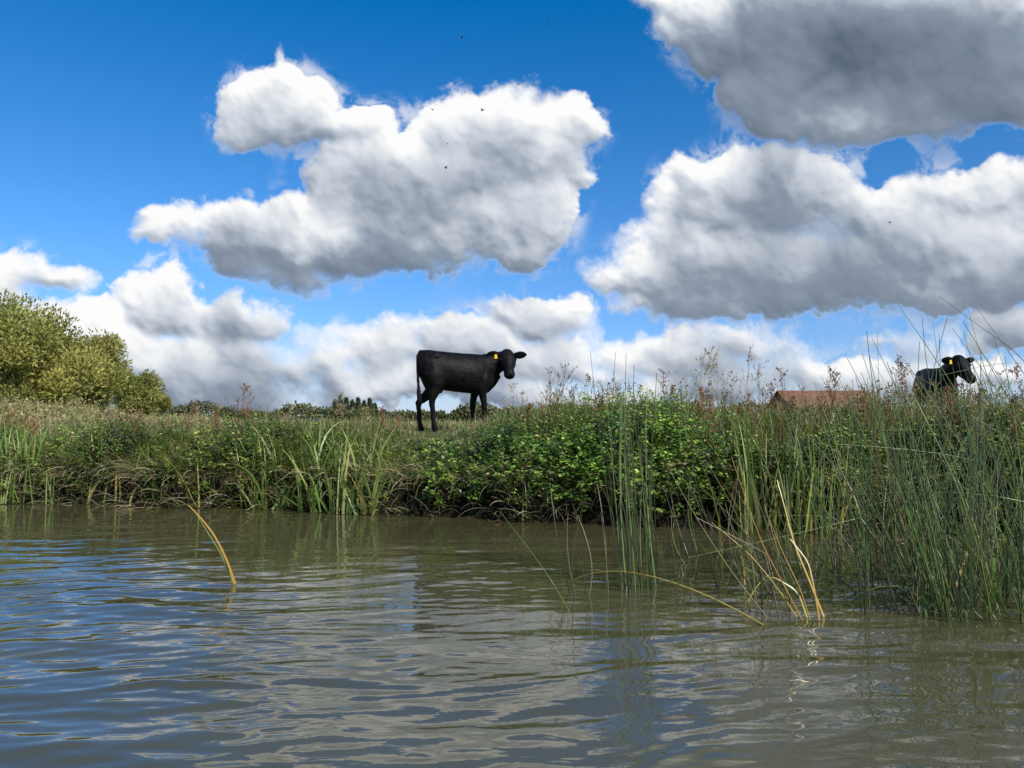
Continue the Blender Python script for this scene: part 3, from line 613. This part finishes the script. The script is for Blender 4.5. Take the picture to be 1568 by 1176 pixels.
def tex(im,a0,a1,e0,e1):
    u=math_('DIVIDE',math_('SUBTRACT',az,a0),a1-a0); v=math_('DIVIDE',math_('SUBTRACT',el,e0),e1-e0)
    cb=N.new('ShaderNodeCombineXYZ'); L.new(u,cb.inputs[0]); L.new(v,cb.inputs[1]); t=N.new('ShaderNodeTexImage'); t.image=im; t.extension='CLIP' if im is IM1 else 'EXTEND'; t.interpolation='Linear'; L.new(cb.outputs[0],t.inputs[0])
    s=N.new('ShaderNodeSeparateColor'); L.new(t.outputs[0],s.inputs[0]); return s.outputs[0],s.outputs[1]
fm,fbr=tex(IM1,A0,A1,E0,E1); rm_,rb=tex(IM2,-math.pi,math.pi,math.radians(-1),math.pi/2)
mask=math_('MAXIMUM',fm,rm_,clamp=True)
sel=math_('GREATER_THAN',fm,rm_); bm=N.new('ShaderNodeMix'); L.new(sel,bm.inputs[0]); L.new(rb,bm.inputs[2]); L.new(fbr,bm.inputs[3])
cr=N.new('ShaderNodeValToRGB'); e=cr.color_ramp.elements; e[0].position=0; e[0].color=(.11,.145,.20,1); e[1].position=1; e[1].color=(1,1,1,1)
q=e.new(.4); q.color=(.27,.325,.41,1); q=e.new(.72); q.color=(.64,.69,.76,1); L.new(bm.outputs[0],cr.inputs[0])
sc=N.new('ShaderNodeVectorMath'); sc.operation='SCALE'; sc.inputs['Scale'].default_value=9.8; L.new(cr.outputs[0],sc.inputs[0])
sky=N.new('ShaderNodeTexSky'); sky.sky_type='NISHITA'; sky.sun_disc=False; sky.sun_elevation=SUN_EL; sky.sun_rotation=SUN_AZ; sky.air_density=1.0; sky.dust_density=.3; sky.ozone_density=2.5
tn=N.new('ShaderNodeVectorMath'); tn.operation='MULTIPLY'; L.new(sky.outputs[0],tn.inputs[0])
tr=N.new('ShaderNodeValToRGB'); e=tr.color_ramp.elements; e[0].position=0; e[0].color=(.52,.62,1,1); e[1].position=.52; e[1].color=(.01,.58,1,1); q=e.new(.2); q.color=(.34,.66,1,1)
L.new(el,tr.inputs[0]); L.new(tr.outputs[0],tn.inputs[1])
tg=N.new('ShaderNodeVectorMath'); tg.operation='SCALE'; tg.inputs['Scale'].default_value=1.5; L.new(tn.outputs[0],tg.inputs[0])
mx=N.new('ShaderNodeMix'); mx.data_type='RGBA'; mx.clamp_factor=True; L.new(mask,mx.inputs[0]); L.new(tg.outputs[0],mx.inputs[6]); L.new(sc.outputs[0],mx.inputs[7])
bg=N.new('ShaderNodeBackground'); bg.inputs['Strength'].default_value=.1; L.new(mx.outputs[2],bg.inputs[0]); wo=N.new('ShaderNodeOutputWorld'); L.new(bg.outputs[0],wo.inputs[0])
# ---------------------------------------------------------------- camera
cd=bpy.data.cameras.new('camera'); cd.lens=F/1568*36; cd.sensor_width=36; cd.clip_end=3000; cd.clip_start=.05
co=bpy.data.objects.new('camera',cd); S.collection.objects.link(co); co.location=(0,0,CH); co.rotation_euler=(math.pi/2+PITCH,0,0); S.camera=co
S.view_settings.view_transform='Standard'; S.view_settings.look='None'; S.view_settings.exposure=0
